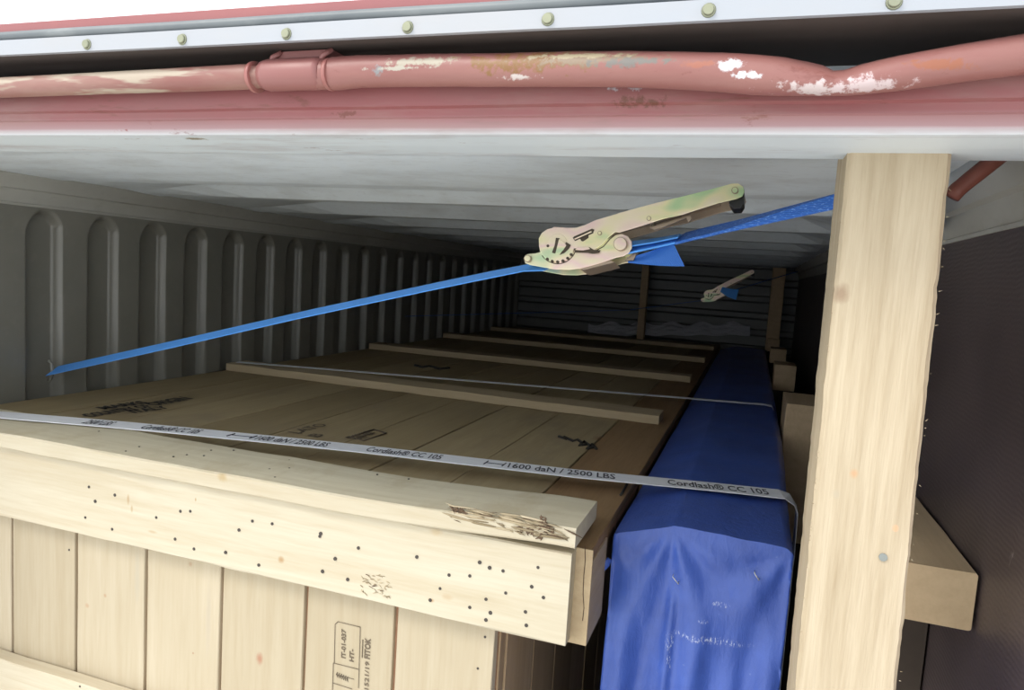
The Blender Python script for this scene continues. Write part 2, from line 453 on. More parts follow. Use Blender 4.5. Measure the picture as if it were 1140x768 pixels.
rl = wloc(pr)
for px, py, rad, colr, st_ in ((470, 69, .009, (.34, .30, .24), (.22, 1, 1.6)), (600, 68, .013, (.20, .10, .035), (.16, 1, 1.3)), (655, 66, .011, (.22, .16, .11), (.16, 1, 1.5)), (700, 70, .008, (.15, .14, .13), (.22, 1, 1.6)), (640, 62, .006, (.36, .30, .20), (.10, 1, 2)),
                               (812, 74, .007, (.62, .64, .68), (.55, 1, 1)), (828, 83, .006, (.60, .62, .66), (.45, 1, 1.5)), (843, 85, .004, (.6, .6, .64), (.5, 1, 1)), (905, 101, .011, (.50, .42, .42), (.32, 1, 1.3)), (965, 97, .011, (.52, .42, .43), (.32, 1, 1.2)),
                               (1055, 72, .008, (.27, .095, .055), (.30, 1, 1.6)), (420, 77, .005, (.20, .20, .21), (.6, 1, 1)), (450, 76, .004, (.36, .33, .28), (.10, 1, 2)), (580, 86, .004, (.5, .44, .42), (.2, 1, 1.6)), (775, 72, .005, (.30, .11, .075), (.25, 1, 1.6))):
    c = gp.spot(c, mark(px, py, 'y', yP - .013, rl), rad, colr, .45, st_, 95, 4.0)
gp.col(c); gp.set(rough=.45); gp.bump(gp.noise(gp.coord((1, 1, 1)), 130, 4, .7), .25, .0015)
M_pipe2 = gp.m
gq = N('flaking_pipe_paint'); v = gq.coord((.25, 1, 1)); n1 = gq.noise(v, 16, 5, .65)
c = gq.mix(gq.rng(n1, .38, .62), (.23, .09, .08), (.29, .165, .135))
c = gq.mix(gq.rng(gq.noise(gq.coord((.15, 1, 1)), 34, 4, .6), .52, .58, 0, .8), c, (.42, .37, .29))
gq.col(c); gq.set(rough=.5); gq.bump(n1, .25, .002); M_pipe3 = gq.m
PE.data.materials[0] = M_pipe3
bm = bmesh.new()
tab = [(350, 66, 100), (362, 66, 100), (366, 68, 99.5), (372, 63.5, 101), (400, 62, 97.5), (480, 60.5, 96.5), (570, 59.5, 96.5), (640, 57.5, 96.5), (700, 57.5, 97), (742, 58, 98.5), (800, 59, 101.5), (840, 61, 105.5), (870, 62.5, 106.5), (895, 66, 106.6), (912, 70, 106.5), (925, 76, 106.3), (940, 75, 106), (960, 69, 105.2), (1000, 62, 101), (1040, 55, 96), (1082, 47.5, 90), (1140, 38, 83), (1240, 24, 72)]
# interpolate for smooth bends
tt = []
for a, b in zip(tab, tab[1:]):
    k = max(1, int((b[0] - a[0]) / 14))
    for i in range(k): tt.append(tuple(a[j] + (b[j] - a[j]) * i / k for j in range(3)))
tt.append(tab[-1])
pipe(bm, tt, 20)
pp = hit(925, 80, 'y', yP)
for v in bm.verts:   # the crushed place
    d = (v.co.x - pp.x) / .035
    if v.co.y < yP: v.co.y += .012 * math.exp(-d * d) * max(0, (v.co.z - pp.z + .012) / .02)
    v.co += Vector((0, 1, 1)) * .0007 * noise.noise(v.co * 28)
build('pipe_body', bm, M_pipe2, pr, smooth=True)
for px, r in ((284.5, 1.10), (368.5, 1.10)):
    bm = bmesh.new()
    a = hit(px, 86 if px < 300 else 83, 'y', yP)
    tube(bm, [a + Vector((-.0022, 0, 0)), a + Vector((.0022, 0, 0))], .0152 * r, 20)
    build('pipe_collar', bm, M_pipe, pr, smooth=False)
bm = bmesh.new(); tube(bm, [hit(294, 84, 'y', yP), hit(300, 84, 'y', yP), hit(355, 82, 'y', yP), hit(361, 82, 'y', yP)], [.0150, .0170, .0170, .0152], 14)
a = [hit(302, 74, 'y', yP + .004), hit(316, 59, 'y', yP + .004), hit(372, 56, 'y', yP + .004), hit(357, 72, 'y', yP + .004)]
prism(bm, a, Vector((0, 1, 0)), -.004, .020)
# curled side lugs
for q in (a[:2], [a[3], a[2]]):
    tube(bm, [q[0] + Vector((0, -.004, -.004)), (q[0] + q[1]) / 2 + Vector((0, -.008, 0)), q[1] + Vector((0, -.003, 0))], [.0028, .0033, .0028], 8)
build('hinge_sleeve', bm, M_sleeve, pr, smooth=False)

# ---------------------------------------------------------------- timber materials
HOLE = (.10, .07, .05)
M_post = wood('rough_sawn_post_timber', (.56, .47, .34), (.47, .37, .25), 2, .0, 1.0, 0, fuzzy=.8)
crl = Vector((-1.1, 3.5, FL)) + CAM
def cmark(px, py, yy): return tuple(hit(px, py, 'y', yy) + CAM - crl)
RS = [(cmark(143, 556, 1.134), .007, (.42, .31, .19), (1.6, .2, .5)), (cmark(147, 566, 1.134), .005, (.44, .34, .22), (1.4, .2, .5)), (cmark(313, 623, 1.134), .007, (.40, .27, .15), (.8, .2, .8)), (cmark(170, 592, 1.134), .006, (.46, .37, .25), (.4, .2, 1.4)),
      (cmark(480, 668, 1.134), .0045, (.42, .26, .13), (.6, .2, 1)), (cmark(218, 556, 1.134), .004, (.40, .28, .16), (1.6, .2, .8)), (cmark(498, 664, 1.134), .008, (.47, .38, .26), (.6, .2, 1)), (cmark(485, 592, 1.134), .010, (.48, .39, .26), (.6, .2, 1.2)), (cmark(248, 531, 1.118), .010, (.44, .34, .20), (.7, .2, .8))]
PS = [(cmark(289, 733, 1.17), .010, (.36, .20, .13), (1, .2, .6)), (cmark(117, 663, 1.17), .005, (.40, .28, .18), (1, .2, 1)), (cmark(97, 674, 1.17), .007, (.42, .30, .20), (1, .2, 1)), (cmark(212, 628, 1.17), .006, (.40, .30, .20), (1, .2, .8)), (cmark(215, 727, 1.17), .003, (.34, .22, .14), (1, .2, 1)),
      (cmark(153, 640, 1.17), .012, (.42, .37, .28), (1.2, .2, .16)), (cmark(232, 690, 1.17), .010, (.43, .37, .28), (1.3, .2, .10)), (cmark(77, 739, 1.17), .006, (.46, .38, .27), (1, .2, 1))]
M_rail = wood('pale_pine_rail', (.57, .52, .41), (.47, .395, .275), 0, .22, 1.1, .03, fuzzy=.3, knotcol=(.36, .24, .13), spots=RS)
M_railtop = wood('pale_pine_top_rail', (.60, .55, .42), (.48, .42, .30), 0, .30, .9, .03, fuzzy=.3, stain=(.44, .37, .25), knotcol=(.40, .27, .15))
M_plank = wood('pine_front_planks', (.50, .435, .325), (.41, .335, .225), 2, .20, 1.0, .10, fuzzy=.25, knotcol=(.36, .22, .13), spots=PS)
M_deck = wood('weathered_pine_deck', (.42, .335, .20), (.29, .22, .125), 1, .35, .9, .16, fuzzy=.25, stain=(.30, .235, .15), knotcol=(.20, .12, .07))
M_deckred = wood('brown_edge_plank', (.33, .21, .11), (.21, .13, .065), 1, .35, 1, .05, fuzzy=.3, stain=(.20, .12, .06))
M_side = wood('crate_side_boards', (.44, .32, .20), (.30, .20, .12), 2, .3, .8, .25)
M_gap = plain('brown_backing_board', (.42, .23, .14), .8)
M_under = plain('shade_dark_timber', (.05, .035, .025), .8)  # near-black colour carries the shade beneath the spacer blocks
M_end = wood('sawn_end_grain', (.50, .39, .25), (.38, .28, .17), 1, 0, .9, .05, fuzzy=.6)
M_batten = wood('pine_batten', (.52, .42, .28), (.38, .30, .19), 0, .3, .8, .06)
M_block = wood('spacer_timber', (.66, .50, .32), (.48, .35, .22), 1, .2, .9, .10)
M_ink = plain('black_stencil_ink', (.035, .03, .025), .8)
M_inkfaint = plain('faded_stamp_ink', (.12, .09, .06), .8)
M_nail = plain('nail_steel', (.06, .05, .045), .5, .3)
M_splin = wood('fresh_split_wood', (.56, .495, .37), (.46, .36, .23), 0, 0, 1.2, .35, fuzzy=.9)
M_hole2 = plain('dark_crack', (.06, .035, .02), .9)
M_splinb = plain('brown_torn_wood', (.12, .075, .045), .85)

# ---------------------------------------------------------------- the long wooden crate
ZT = -.456
CR = root('wooden_crate', (-1.1, 3.5, FL), 'long pale pine crate filling the left of the container, boarded lid and nail-studded front rail', 'crate')
edges = [-.219, -.385, -.586, -.780, -.960, -1.165, -1.370, -1.580, -1.780, -1.985]
bm = bmesh.new()
for i, (a, b) in enumerate(zip(edges, edges[1:])):
    board(bm, b + .0022, a - .0022, 1.170, 6.02, ZT - .022, ZT - random.uniform(0, .002), .0015, 40, .0016, 1 if i == 0 else 0, seed=i * 3.7)
lidm = build('lid', bm, [M_deck, M_deckred], CR)
bm = bmesh.new(); box(bm, -1.985, -.225, 1.20, 6.02, ZT - .04, ZT - .0225); box(bm, -1.985, -.386, 1.180, 6.02, FL + .0, ZT - .04)
build('core', bm, M_gap, CR)
# front planks
pg = [-.3815, -.5845, -.783, -.987, -1.186, -1.386, -1.586, -1.786, -1.985]
bm = bmesh.new()
for i, (a, b) in enumerate(zip(pg, pg[1:])):
    board(bm, b + .0038, a - .0038, 1.170, 1.190, FL + .02, ZT - .023, .0015, 12, .0012, seed=i * 1.9)
build('front_planks', bm, M_plank, CR)
# right side boards
bm = bmesh.new(); y = 1.193; i = 0
while y < 5.95:
    wd = .035 if i == 0 else .20
    board(bm, -.3855, -.381 + (.002 if i % 4 else 0), y, y + wd - .006, FL + .02, ZT - .041, .001, 4, .0006, seed=i); y += wd; i += 1
build('side_boards', bm, M_side, CR)
for yy in (2.9, 4.4):
    bm = bmesh.new(); board(bm, -.378, -.355, yy, yy + .10, FL + .02, ZT - .042, .002, 4); build('side_batten', bm, M_side, CR)
# cross beam under the lid, its sawn end showing
bm = bmesh.new(); board(bm, -1.98, -.2185, 1.171, 1.300, ZT - .172, ZT - .0225, .003, 30, .0015)
box(bm, -.40, -.2183, 1.1672, 1.1705, ZT - .172, ZT - .0012, .0006)
build('cross_beam', bm, M_end, CR)
bm = bmesh.new()   # crack down its front
a = [(664 - 12.5, 607), (652, 622), (650.3, 640), (649.5, 660), (650.5, 676), (649, 690)]
pts = [hit(x, y, 'y', 1.1698) for x, y in a]
pts = [p + Vector((0, -.0028, 0)) for p in pts]
tube(bm, pts, .0007, 5)
build('crack', bm, M_hole2, CR)
# front rail, lower rail
def fr(p): return p
bm = bmesh.new(); board(bm, -1.99, -.2475, 1.134, 1.1685, -.6195, -.4565, .003, 60, .0022, seed=4)
frail = build('front_rail', bm, M_rail, CR)
bm = bmesh.new(); board(bm, -1.99, -.30, 1.134, 1.1685, -1.125, -.962, .003, 40, .002, seed=8)
lrail = build('lower_rail', bm, M_rail, CR)
def bend(p):
    t = smooth(-.78, -.24, p.x)
    return Vector((p.x, p.y, p.z + .0135 * t * t))
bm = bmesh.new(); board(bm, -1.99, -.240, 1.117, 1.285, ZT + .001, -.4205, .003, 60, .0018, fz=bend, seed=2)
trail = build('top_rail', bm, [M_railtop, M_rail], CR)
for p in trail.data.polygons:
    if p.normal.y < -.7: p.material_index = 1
# splintered corner
bm = bmesh.new(); rnd = random.Random(5)
for k in range(90):
    px = rnd.choice((rnd.uniform(500, 560), rnd.uniform(560, 640), rnd.uniform(575, 610)))
    py = 565 + (px - 500) * .20 + rnd.uniform(-5, 13)
    p = hit(px, py, 'y', 1.118 + rnd.uniform(-.004, .004))
    L = rnd.uniform(.006, .034); d = Vector((1, rnd.uniform(-.25, .1), rnd.uniform(-.35, .25))).normalized()
    r = rnd.uniform(.0006, .0024)
    tube(bm, [p - d * L / 2, p, p + d * L / 2 + Vector((0, -rnd.uniform(0, .003), 0))], [(r * .2, r * .2), (r, r * .7), (r * .15, r * .15)], 5, mi=1 if rnd.random() < .22 else 0)
for (px, py) in ((505, 566), (515, 571), (603, 579), (606, 584), (608, 588), (590, 592), (600, 597), (582, 589), (612, 590)):
    for q in range(7):
        p = hit(px + rnd.uniform(-5, 5), py + rnd.uniform(-4, 4), 'y', 1.1165); d = Vector((rnd.uniform(-1, 1), -.2, rnd.uniform(-1, 1))).normalized()
        tube(bm, [p - d * .006, p, p + d * .006], [.0003, .0020, .0004], 5, mi=1)
for k in range(34):     # long shreds lying along the grain
    px = rnd.uniform(500, 640); py = 566 + (px - 500) * .155 + rnd.uniform(-4, 15)
    p = hit(px, py, 'y', 1.1165); L = rnd.uniform(.03, .07); d = Vector((1, rnd.uniform(-.05, .04), rnd.uniform(-.10, .06))).normalized()
    if p.x + L / 2 > -.242: continue
    r = rnd.uniform(.0012, .0032)
    tube(bm, [p - d * L / 2, p - d * L * .3, p + d * L * .25, p + d * L / 2], [(.0004, .0003), (r, r * .8), (r, r * .7), (r * .4, r * .3)], 6)
build('splintered_edge', bm, [M_splin, M_splinb], CR)
# gouge in the front rail
bm = bmesh.new()
for k in range(46):
    px = rnd.uniform(402, 434); py = 636 + (px - 402) * .18 + rnd.uniform(0, 24)
    p = hit(px, py, 'y', 1.1335); L = rnd.uniform(.006, .018); d = Vector((rnd.uniform(.4, 1), -.12, rnd.uniform(-.5, .5))).normalized()
    r = rnd.uniform(.0006, .0016)
    tube(bm, [p - d * L / 2, p, p + d * L / 2], [.0002, r, .0002], 5, mi=1 if rnd.random() < .13 else 0)
build('gouge', bm, [M_splin, M_splinb], CR)
# nail holes, front rail / lower rail / planks
holes = [(99, 542), (128, 551), (106, 558), (95, 576), (125, 589), (174, 576), (201, 569), (212, 569), (281, 580), (303, 583), (266, 590), (195, 600), (216, 611), (251, 615), (288, 629), (357, 594), (399, 610), (373, 622), (359, 636), (387, 645), (464, 620), (534, 626), (545, 632), (560, 635.5), (500, 640), (523, 641), (490, 655), (479, 668), (523, 676), (541, 667), (563, 660), (599, 631.5), (592, 653), (605, 665), (585, 681), (586, 696), (546, 682), (541, 690), (356, 597)]
for px, py in holes:
    p = hit(px, py, 'y', 1.1335); bm = bmesh.new()
    tube(bm, [p + Vector((0, -.0008, 0)), p + Vector((0, .002, 0))], rnd.uniform(.0028, .0037), 9, side=Vector((0, 0, 1)))
    build('nail', bm, M_nail, CR)
for px, py, yy in ((540, 709, 1.1695), (532, 744, 1.1695), (77, 612, 1.1695), (89, 764, 1.1335)):
    p = hit(px, py, 'y', yy); bm = bmesh.new()
    tube(bm, [p + Vector((0, -.0008, 0)), p + Vector((0, .002, 0))], .0023, 9, side=Vector((0, 0, 1))); build('nail', bm, M_nail, CR)
# nails seen on top of the top rail
for px, py in ((84, 472), (110, 480), (155, 497), (140, 502), (193, 508), (208, 506), (227, 507), (235, 501), (260, 501), (300, 522), (322, 521), (306, 531), (322, 512), (420, 528), (455, 533), (502, 548), (530, 548), (545, 551)):
    p = hit(px, py, 'z', -.4200); bm = bmesh.new()
    tube(bm, [p + Vector((0, 0, .0006)), p + Vector((0, 0, -.003))], .0022, 8); build('nail', bm, M_nail, CR)

# stencils and stamps
def on_lid(p0, p1, hgt, z=ZT + .0012):
    a = hit(*p0, 'z', z); b = hit(*p1, 'z', z); d = b - a
    up = Vector((-d.y, d.x, 0)).normalized() * hgt
    return lambda u, v: a + d * u + up * v
bm = bmesh.new()
text_pts('COUNTRY OF', on_lid((100, 464), (171, 452.5), .043), bm, fat=.045)
build('lid_stencil', bm, M_ink, CR); bm = bmesh.new()
text_pts('ORIGIN', on_lid((173, 451.5), (215, 443.5), .050), bm, fat=.045)
build('lid_stencil', bm, M_ink, CR); bm = bmesh.new()
text_pts('MARKS', on_lid((116, 455.5), (166, 448.3), .042), bm, fat=.045)
build('lid_stencil', bm, M_ink, CR); bm = bmesh.new()
text_pts('ITALY', on_lid((150, 459.5), (190, 453.8), .040), bm, fat=.045)
build('lid_stencil', bm, M_ink, CR)
bm = bmesh.new()
text_pts('IT-01-037', on_lid((396, 489), (419, 481.5), .034), bm, fat=.045)
text_pts('HT', on_lid((404, 490), (414, 486.8), .028), bm)
c = [hit(x, y, 'z', ZT + .0012) for x, y in ((391, 486), (416, 478), (430, 482), (405, 490.5))]
for p, q in zip(c, c[1:] + c[:1]): tube(bm, [p, q], .0022, 4)
build('lid_stamp', bm, M_inkfaint, CR); bm = bmesh.new()
text_pts('LATO', on_lid((332, 482.5), (366, 473), .036), bm); build('lid_stamp', bm, M_inkfaint, CR); bm = bmesh.new(); text_pts('B', on_lid((353, 486.5), (362, 484), .034), bm)
build('lid_stamp', bm, M_inkfaint, CR)
bm = bmesh.new()
pts = [hit(x, y, 'z', ZT + .0018) for x, y in ((622, 486), (631, 489), (628, 486.5), (638, 491), (643, 489.5), (648, 493), (645, 496), (652, 495), (650, 491.5), (657, 496.5), (653, 499.5), (661, 497.5), (659, 494.5), (664, 499.5))]
tube(bm, pts, .0045, 6); build('marker_scribble', bm, M_ink, CR)
bm = bmesh.new(); pts = [hit(x, y, 'z', ZT + .0018) for x, y in ((691, 551), (694, 546), (698, 539))]
tube(bm, pts, .003, 6)
build('marker_mark', bm, M_ink, CR); bm = bmesh.new()
pts = [hit(x, y, 'z', ZT + .0018) for x, y in ((462, 407), (470, 409), (478, 408), (490, 411), (500, 410))]
tube(bm, pts, .008, 6); build('marker_mark', bm, M_ink, CR)
# treatment mark on the front plank, written upwards
def onf(px, py): return hit(px, py, 'y', 1.1688)
def upf(p0, p1, w):      # baseline p0 -> p1 (upwards in the picture), letter tops to the left
    a = onf(*p0); b = onf(*p1); d = b - a; n = Vector((-d.z, 0, d.x)).normalized() * w
    return lambda u, v: a + d * u + n * v
bm = bmesh.new()
for q in (((373, 695), (372, 738)), ((373, 695), (376, 692)), ((376, 692), (401, 698)), ((401, 698), (399, 766)), ((371, 738), (399, 745)), ((371, 738), (370, 768)), ((370, 760), (392, 767))):
    tube(bm, [onf(*q[0]), onf(*q[1])], .0006, 4)
text_pts('IT-01-037', upf((384.5, 733), (385, 701), .0095), bm, fat=.03)
text_pts('HT-', upf((393.5, 737), (394, 723), .0095), bm, fat=.03)
text_pts('1521/19', upf((410, 768), (411, 737), .0090), bm)
text_pts('FITOK', upf((411.5, 734), (412.5, 711), .0120), bm, fat=.03)
tube(bm, [onf(403, 732), onf(403.8, 712)], .0008, 4)
# little ear of grain
for k in range(6):
    p = onf(374.5 + k * 2.3, 750.5 + k * 1.0)
    tube(bm, [p, p + Vector((.0028, 0, .005))], [.0012, .0005], 4); tube(bm, [p, p + Vector((.0028, 0, -.006))], [.0012, .0005], 4)
tube(bm, [onf(374, 751), onf(394, 756)], .0005, 4)
build('treatment_stamp', bm, M_inkfaint, CR)

# ---------------------------------------------------------------- battens across the lid
bat = [(2.335, 2.46, -.4265, -.256, 'pale pine batten across the crate lid, nearest and longest of the battens'),
       (3.46, 3.57, -.4258, -.250, 'pine batten across the crate lid, second from the doors'),
       (4.45, 4.55, -.4255, -.247, 'dim pine batten across the crate lid, third from the doors'),
       (5.38, 5.48, -.4280, -.245, 'dark pine batten across the crate lid, nearest the far end wall')]
for i, (y0, y1, zt, xr, lab) in enumerate(bat):
    bm = bmesh.new(); board(bm, -1.975, xr, y0, y1, ZT + .0005, zt, .002, 40, .0018, seed=20 + i)
    tag(build('batten', bm, M_batten), lab, 'batten', 'battens across the crate lid')

# ---------------------------------------------------------------- blue tarpaulin bundle
def mk_tarp():
    g = N('blue_woven_tarpaulin'); v = g.coord((1, 1, 1))
    n1 = g.noise(v, 7, 5, .6); n2 = g.noise(g.coord((3, 3, 1)), 22, 5, .65, .6)
    c = g.mix(g.rng(n1, .35, .7), (.042, .088, .36), (.062, .128, .49))
    c = g.mix(g.rng(g.noise(g.coord((1, .35, 1)), 70, 5, .75), .66, .74, 0, .35), c, (.30, .38, .60))
    # scuffed places with their own shape
    for (px, py, sx, sz, rad) in ((790, 711.5, .55, 5, .045), (745, 712, 2.2, 1, .020), (802, 673.5, .8, 3, .016), (783, 690, 1, 2, .010), (745, 735, 4, 1, .022)):
        p = hit(px, py, 'y', 1.31)
        tc = g.n('TexCoord'); sub = g.n('VectorMath', operation='SUBTRACT'); g.l(tc.outputs['Object'], sub.inputs[0]); sub.inputs[1].default_value = (p.x, p.y, p.z + H)
        mul = g.n('VectorMath', operation='MULTIPLY'); g.l(sub.outputs[0], mul.inputs[0]); mul.inputs[1].default_value = (sx, .2, sz)
        ln = g.n('VectorMath', operation='LENGTH'); g.l(mul.outputs[0], ln.inputs[0])
        a = g.rng(ln.outputs['Value'], rad * .5, rad, 1, 0)
        nz = g.rng(g.noise(g.coord((1.6, 1, .5)), 230, 4, .75), .53, .66, 0, .9)
        c = g.mix(g.math('MULTIPLY', a, nz), c, (.72, .78, .88))
    wx = g.n('TexWave', bands_direction='X'); wx.inputs['Scale'].default_value = 160; g.l(v, wx.inputs['Vector'])
    wz = g.n('TexWave', bands_direction='Z'); wz.inputs['Scale'].default_value = 160; g.l(v, wz.inputs['Vector'])
    g.col(c); g.set(rough=.36, spec=.5)
    g.bump(g.math('ADD', g.math('MULTIPLY', n2, 1.0), g.math('MULTIPLY', g.math('ADD', wx.outputs['Fac'], wz.outputs['Fac']), .03)), .35, .006)
    return g.m
M_tarp = mk_tarp()
TX0, TX1, TY0, TY1 = -.208, .107, 1.31, 5.75
def xr_at(y): return .107 + (.122 - .107) * smooth(1.31, 2.4, y)
def ztop(x, y):
    # left facet rises to a ridge at x=-.10, right facet almost level, then the rounded right edge
    xr = xr_at(y)
    if x < -.10: z = -.475 + (.037) * (x - TX0) / (-.10 - TX0)
    else: z = -.438 - .006 * (x + .10) / (xr + .10)
    e = max(0, (x - (xr - .018)) / .018); z -= .012 * e * e
    z += .0032 * noise.noise(Vector((x * 7, y * 2.2, 1))) + .0018 * noise.noise(Vector((x * 22, y * 9, 5)))
    return z
bm = bmesh.new()
NX, NZ, NY = 70, 90, 130
def front_pt(s, t):
    """s across, t down from the top edge"""
    x = TX0 + (TX1 - TX0) * s
    zt = ztop(x, TY0)
    z = zt + (FL + .01 - zt) * t
    dz = zt - z
    y = TY0
    k = smooth(0, .05, dz)
    # folds fanning out from the ridge point and from the right corner, then hanging pleats
    def fan(cx, cz, n, amp, ph, reach):
        ang = math.atan2(x - cx, max(.004, cz - z)); r = math.hypot(x - cx, cz - z)
        return amp * math.cos(ang * n + ph) * smooth(.004, .07, r) * (1 - smooth(reach * .5, reach, r)) * math.exp(-abs(ang) * .6)
    y += k * fan(-.100, -.438, 9, .0065, .3, .42) + k * fan(.107, -.446, 8, .0065, 1.6, .40) + k * fan(-.208, -.475, 7, .003, 0, .25)
    hang = smooth(.10, .28, dz)
    y += hang * .010 * (math.sin(x * 46 + 1.1 + .8 * noise.noise(Vector((x * 6, 0, z * 2)))) * .7 + .5 * math.sin(x * 97 + 2 + dz * 2.5))
    y += .0035 * noise.noise(Vector((x * 16, 0, z * 7))) * k + .002 * noise.noise(Vector((x * 40, 3, z * 16))) * k
    # pinched pleat under the staple
    cx = -.092
    y += -.010 * math.exp(-((x - cx) / .009) ** 2) * smooth(.10, .15, dz) * (1 - smooth(.25, .5, dz))
    x += .012 * (-(1 - s)) * smooth(.05, .5, dz) * .4
    return Vector((x, y, z))
front = []
for j in range(NZ + 1):
    t = (j / NZ) ** 1.7
    front.append([bm.verts.new(front_pt(i / NX, t)) for i in range(NX + 1)])
for a, b in zip(front, front[1:]):
    for i in range(NX): bm.faces.new((a[i], a[i + 1], b[i + 1], b[i]))
top = [front[0]]
for j in range(1, NY + 1):
    y = TY0 + (TY1 - TY0) * (j / NY) ** 1.6
    row = []
    for i in range(NX + 1):
        xx0 = TX0; x = xx0 + (xr_at(y) - xx0) * i / NX
        row.append(bm.verts.new((x, y, ztop(x, y))))
    top.append(row)
for a, b in zip(top, top[1:]):
    for i in range(NX): bm.faces.new((a[i + 1], a[i], b[i], b[i + 1]))
for side in (0, NX):
    low = [front[-1][side]]
    prev = [f[side] for f in front]
    zt0 = prev[0].co.z; zb = prev[-1].co.z
    for j in range(1, NY + 1):
        tp = top[j][side]; col = [tp]
        for q in range(1, NZ + 1):
            f = front[q][side].co; tt_ = (q / NZ) ** 1.7
            z = tp.co.z + (FL + .01 - tp.co.z) * tt_
            x = tp.co.x + ((f.x - front[0][side].co.x) + (.005 * noise.noise(Vector((side, tp.co.y * 6, z * 3))))) * min(1, q / 6)
            col.append(bm.verts.new((x, tp.co.y, z)))
        for q in range(NZ):
            bm.faces.new((prev[q], prev[q + 1], col[q + 1], col[q]))
        prev = col
tb = root('tarpaulin_bundle', (-.04, 1.31, FL), 'long load wrapped in shiny blue tarpaulin standing between the crate and the right wall', 'bundle')
build('tarpaulin', bm, M_tarp, tb, origin=(0, 0, -H), smooth=True)
M_tarp_o = None
M_steel = plain('staple_steel', (.75, .75, .72), .35, .6)
for (a, b) in (((749, 642), (755, 650)), ((840, 638), (845, 646))):
    bm = bmesh.new(); p = hit(*a, 'y', 1.298); q = hit(*b, 'y', 1.298)
    tube(bm, [p + Vector((0, .012, 0)), p, q, q + Vector((0, .012, 0))], .0011, 6); build('staple', bm, M_steel, tb)
bm = bmesh.new()   # loose lug of tarpaulin at the left edge
a = hit(679, 622, 'y', 1.305); b = hit(670, 636, 'y', 1.295)
tube(bm, [a, (a + b) / 2, b], [(.004, .006), (.003, .008), (.001, .004)], 8); build('tarpaulin_tuck', bm, M_tarp, tb, smooth=True)

# ---------------------------------------------------------------- white composite lashing
def mk_lash():
    g = N('white_corded_lashing'); v = g.coord((1, 1, 1))
    n = g.noise(g.coord((.2, 1, 1)), 120, 3)
    g.col(g.mix(g.rng(n, .35, .7), (.88, .89, .93), (.80, .81, .86))); g.set(rough=.4); g.bump(n, .2, .001); return g.m
M_lash = mk_lash(); M_lashink = plain('printed_lashing_ink', (.05, .05, .07), .6)
def apparent(pts, w_, px_):
    """twist of the webbing at each point, from the width it shows"""
    res = []
    for i, p in enumerate(pts):
        t = (Vector(pts[min(i + 1, len(pts) - 1)]) - Vector(pts[max(0, i - 1)])).normalized()
        m_ = t.cross(p).normalized()
        if m_.z < 0: m_ = -m_
        a_ = m_.cross(t).normalized()
        if a_.y < 0: a_ = -a_
        sn = min(.9, (px_[i] if isinstance(px_, (list, tuple)) else px_) / F * p.length / w_)
        res.append(a_ * math.sqrt(1 - sn * sn) + m_ * sn)
    return res
def ribbon(bm, pts, wid, thick, wdir=Vector((0, 1, 0)), mi=0, widths=None, wdirs=None):
    rows = []
    for i, p in enumerate(pts):
        p = Vector(p); t = (Vector(pts[min(i + 1, len(pts) - 1)]) - Vector(pts[max(0, i - 1)])).normalized()
        wd = wdirs[i] if wdirs else wdir
        wd = (wd - wd.dot(t) * t).normalized(); nn = t.cross(wd).normalized()
        w_ = (widths[i] if widths else wid) / 2
        rows.append([bm.verts.new(p + wd * w_ * a + nn * thick / 2 * b) for a, b in ((-1, -.6), (-.96, 1), (.96, 1), (1, -.6), (.96, -1), (-.96, -1))])
    for a, b in zip(rows, rows[1:]):
        for k in range(6): bm.faces.new((a[k], a[(k + 1) % 6], b[(k + 1) % 6], b[k])).material_index = mi
    bm.faces.new(rows[0]); bm.faces.new(rows[-1])
# centre line: straight pull from the left side over the top rail and crate to the bundle's right edge
cl_px = [(58, 466.5), (130, 472.5), (200, 479), (300, 489), (398, 499), (500, 510.7), (640, 527), (712, 534), (800, 542.5), (870, 550)]
A = hit(58, 466.5, 'z', -.4165); 
cl = []
for px, py in cl_px:
    z = -.4165 if px < 130 else (-.4165 - .0125 * min(1, (px - 130) / 560))
    cl.append(hit(px, py, 'z', z))
d0 = (cl[0] - cl[1]).normalized()
lead = [Vector((-1.996, cl[0].y + d0.y / d0.x * (-1.996 - cl[0].x), -1.2)), Vector((-1.996, cl[0].y + d0.y / d0.x * (-1.996 - cl[0].x), -.47)), cl[0] + d0 * ((cl[0].x + 1.985) / -d0.x)]
end = cl[-1]
tail = [end + Vector((.022, .006, -.010)), end + Vector((.034, .008, -.03)), end + Vector((.036, .008, -.12)), end + Vector((.036, .008, -.7)), end + Vector((.036, .008, -1.7))]
bm = bmesh.new(); ribbon(bm, lead + cl + tail, .066, .0016)
st = root('lashing_strap', cl[5], 'white printed lashing strap drawn across the crate and the blue bundle, nearest the doors', 'strap')
build('webbing', bm, M_lash, st)
cum = [p for p in cl]; pxs = [p[0] for p in cl_px]
def along(px):
    for i in range(len(pxs) - 1):
        if px <= pxs[i + 1] or i == len(pxs) - 2:
            # perspective-true interpolation: meet the segment in the picture
            P, Q = cl[i], cl[i + 1]
            lo, hi = 0., 1.
            lo, hi = -1., 2.
            for _ in range(40):
                mth = (lo + hi) / 2; R = P + (Q - P) * mth
                c = R.x * Vector((Xv.x, Xv.y, Xv.z)) + R.y * Yv + R.z * Zv
                if 570 + F * c.x / c.z < px: lo = mth
                else: hi = mth
            return P + (Q - P) * lo
def strap_text(body, p0, p1, frac=.58, off=.0016):
    def fn(u, v):
        x0 = along(p0); x1 = along(p1); p = x0 + (x1 - x0) * u
        d = (x1 - x0).normalized(); up = Vector((-d.y, d.x, 0)).normalized()
        # follow the ribbon's height
        return p + up * (.066 * frac * (v - .5)) + Vector((0, 0, off))
    text_pts(body, fn, bm)
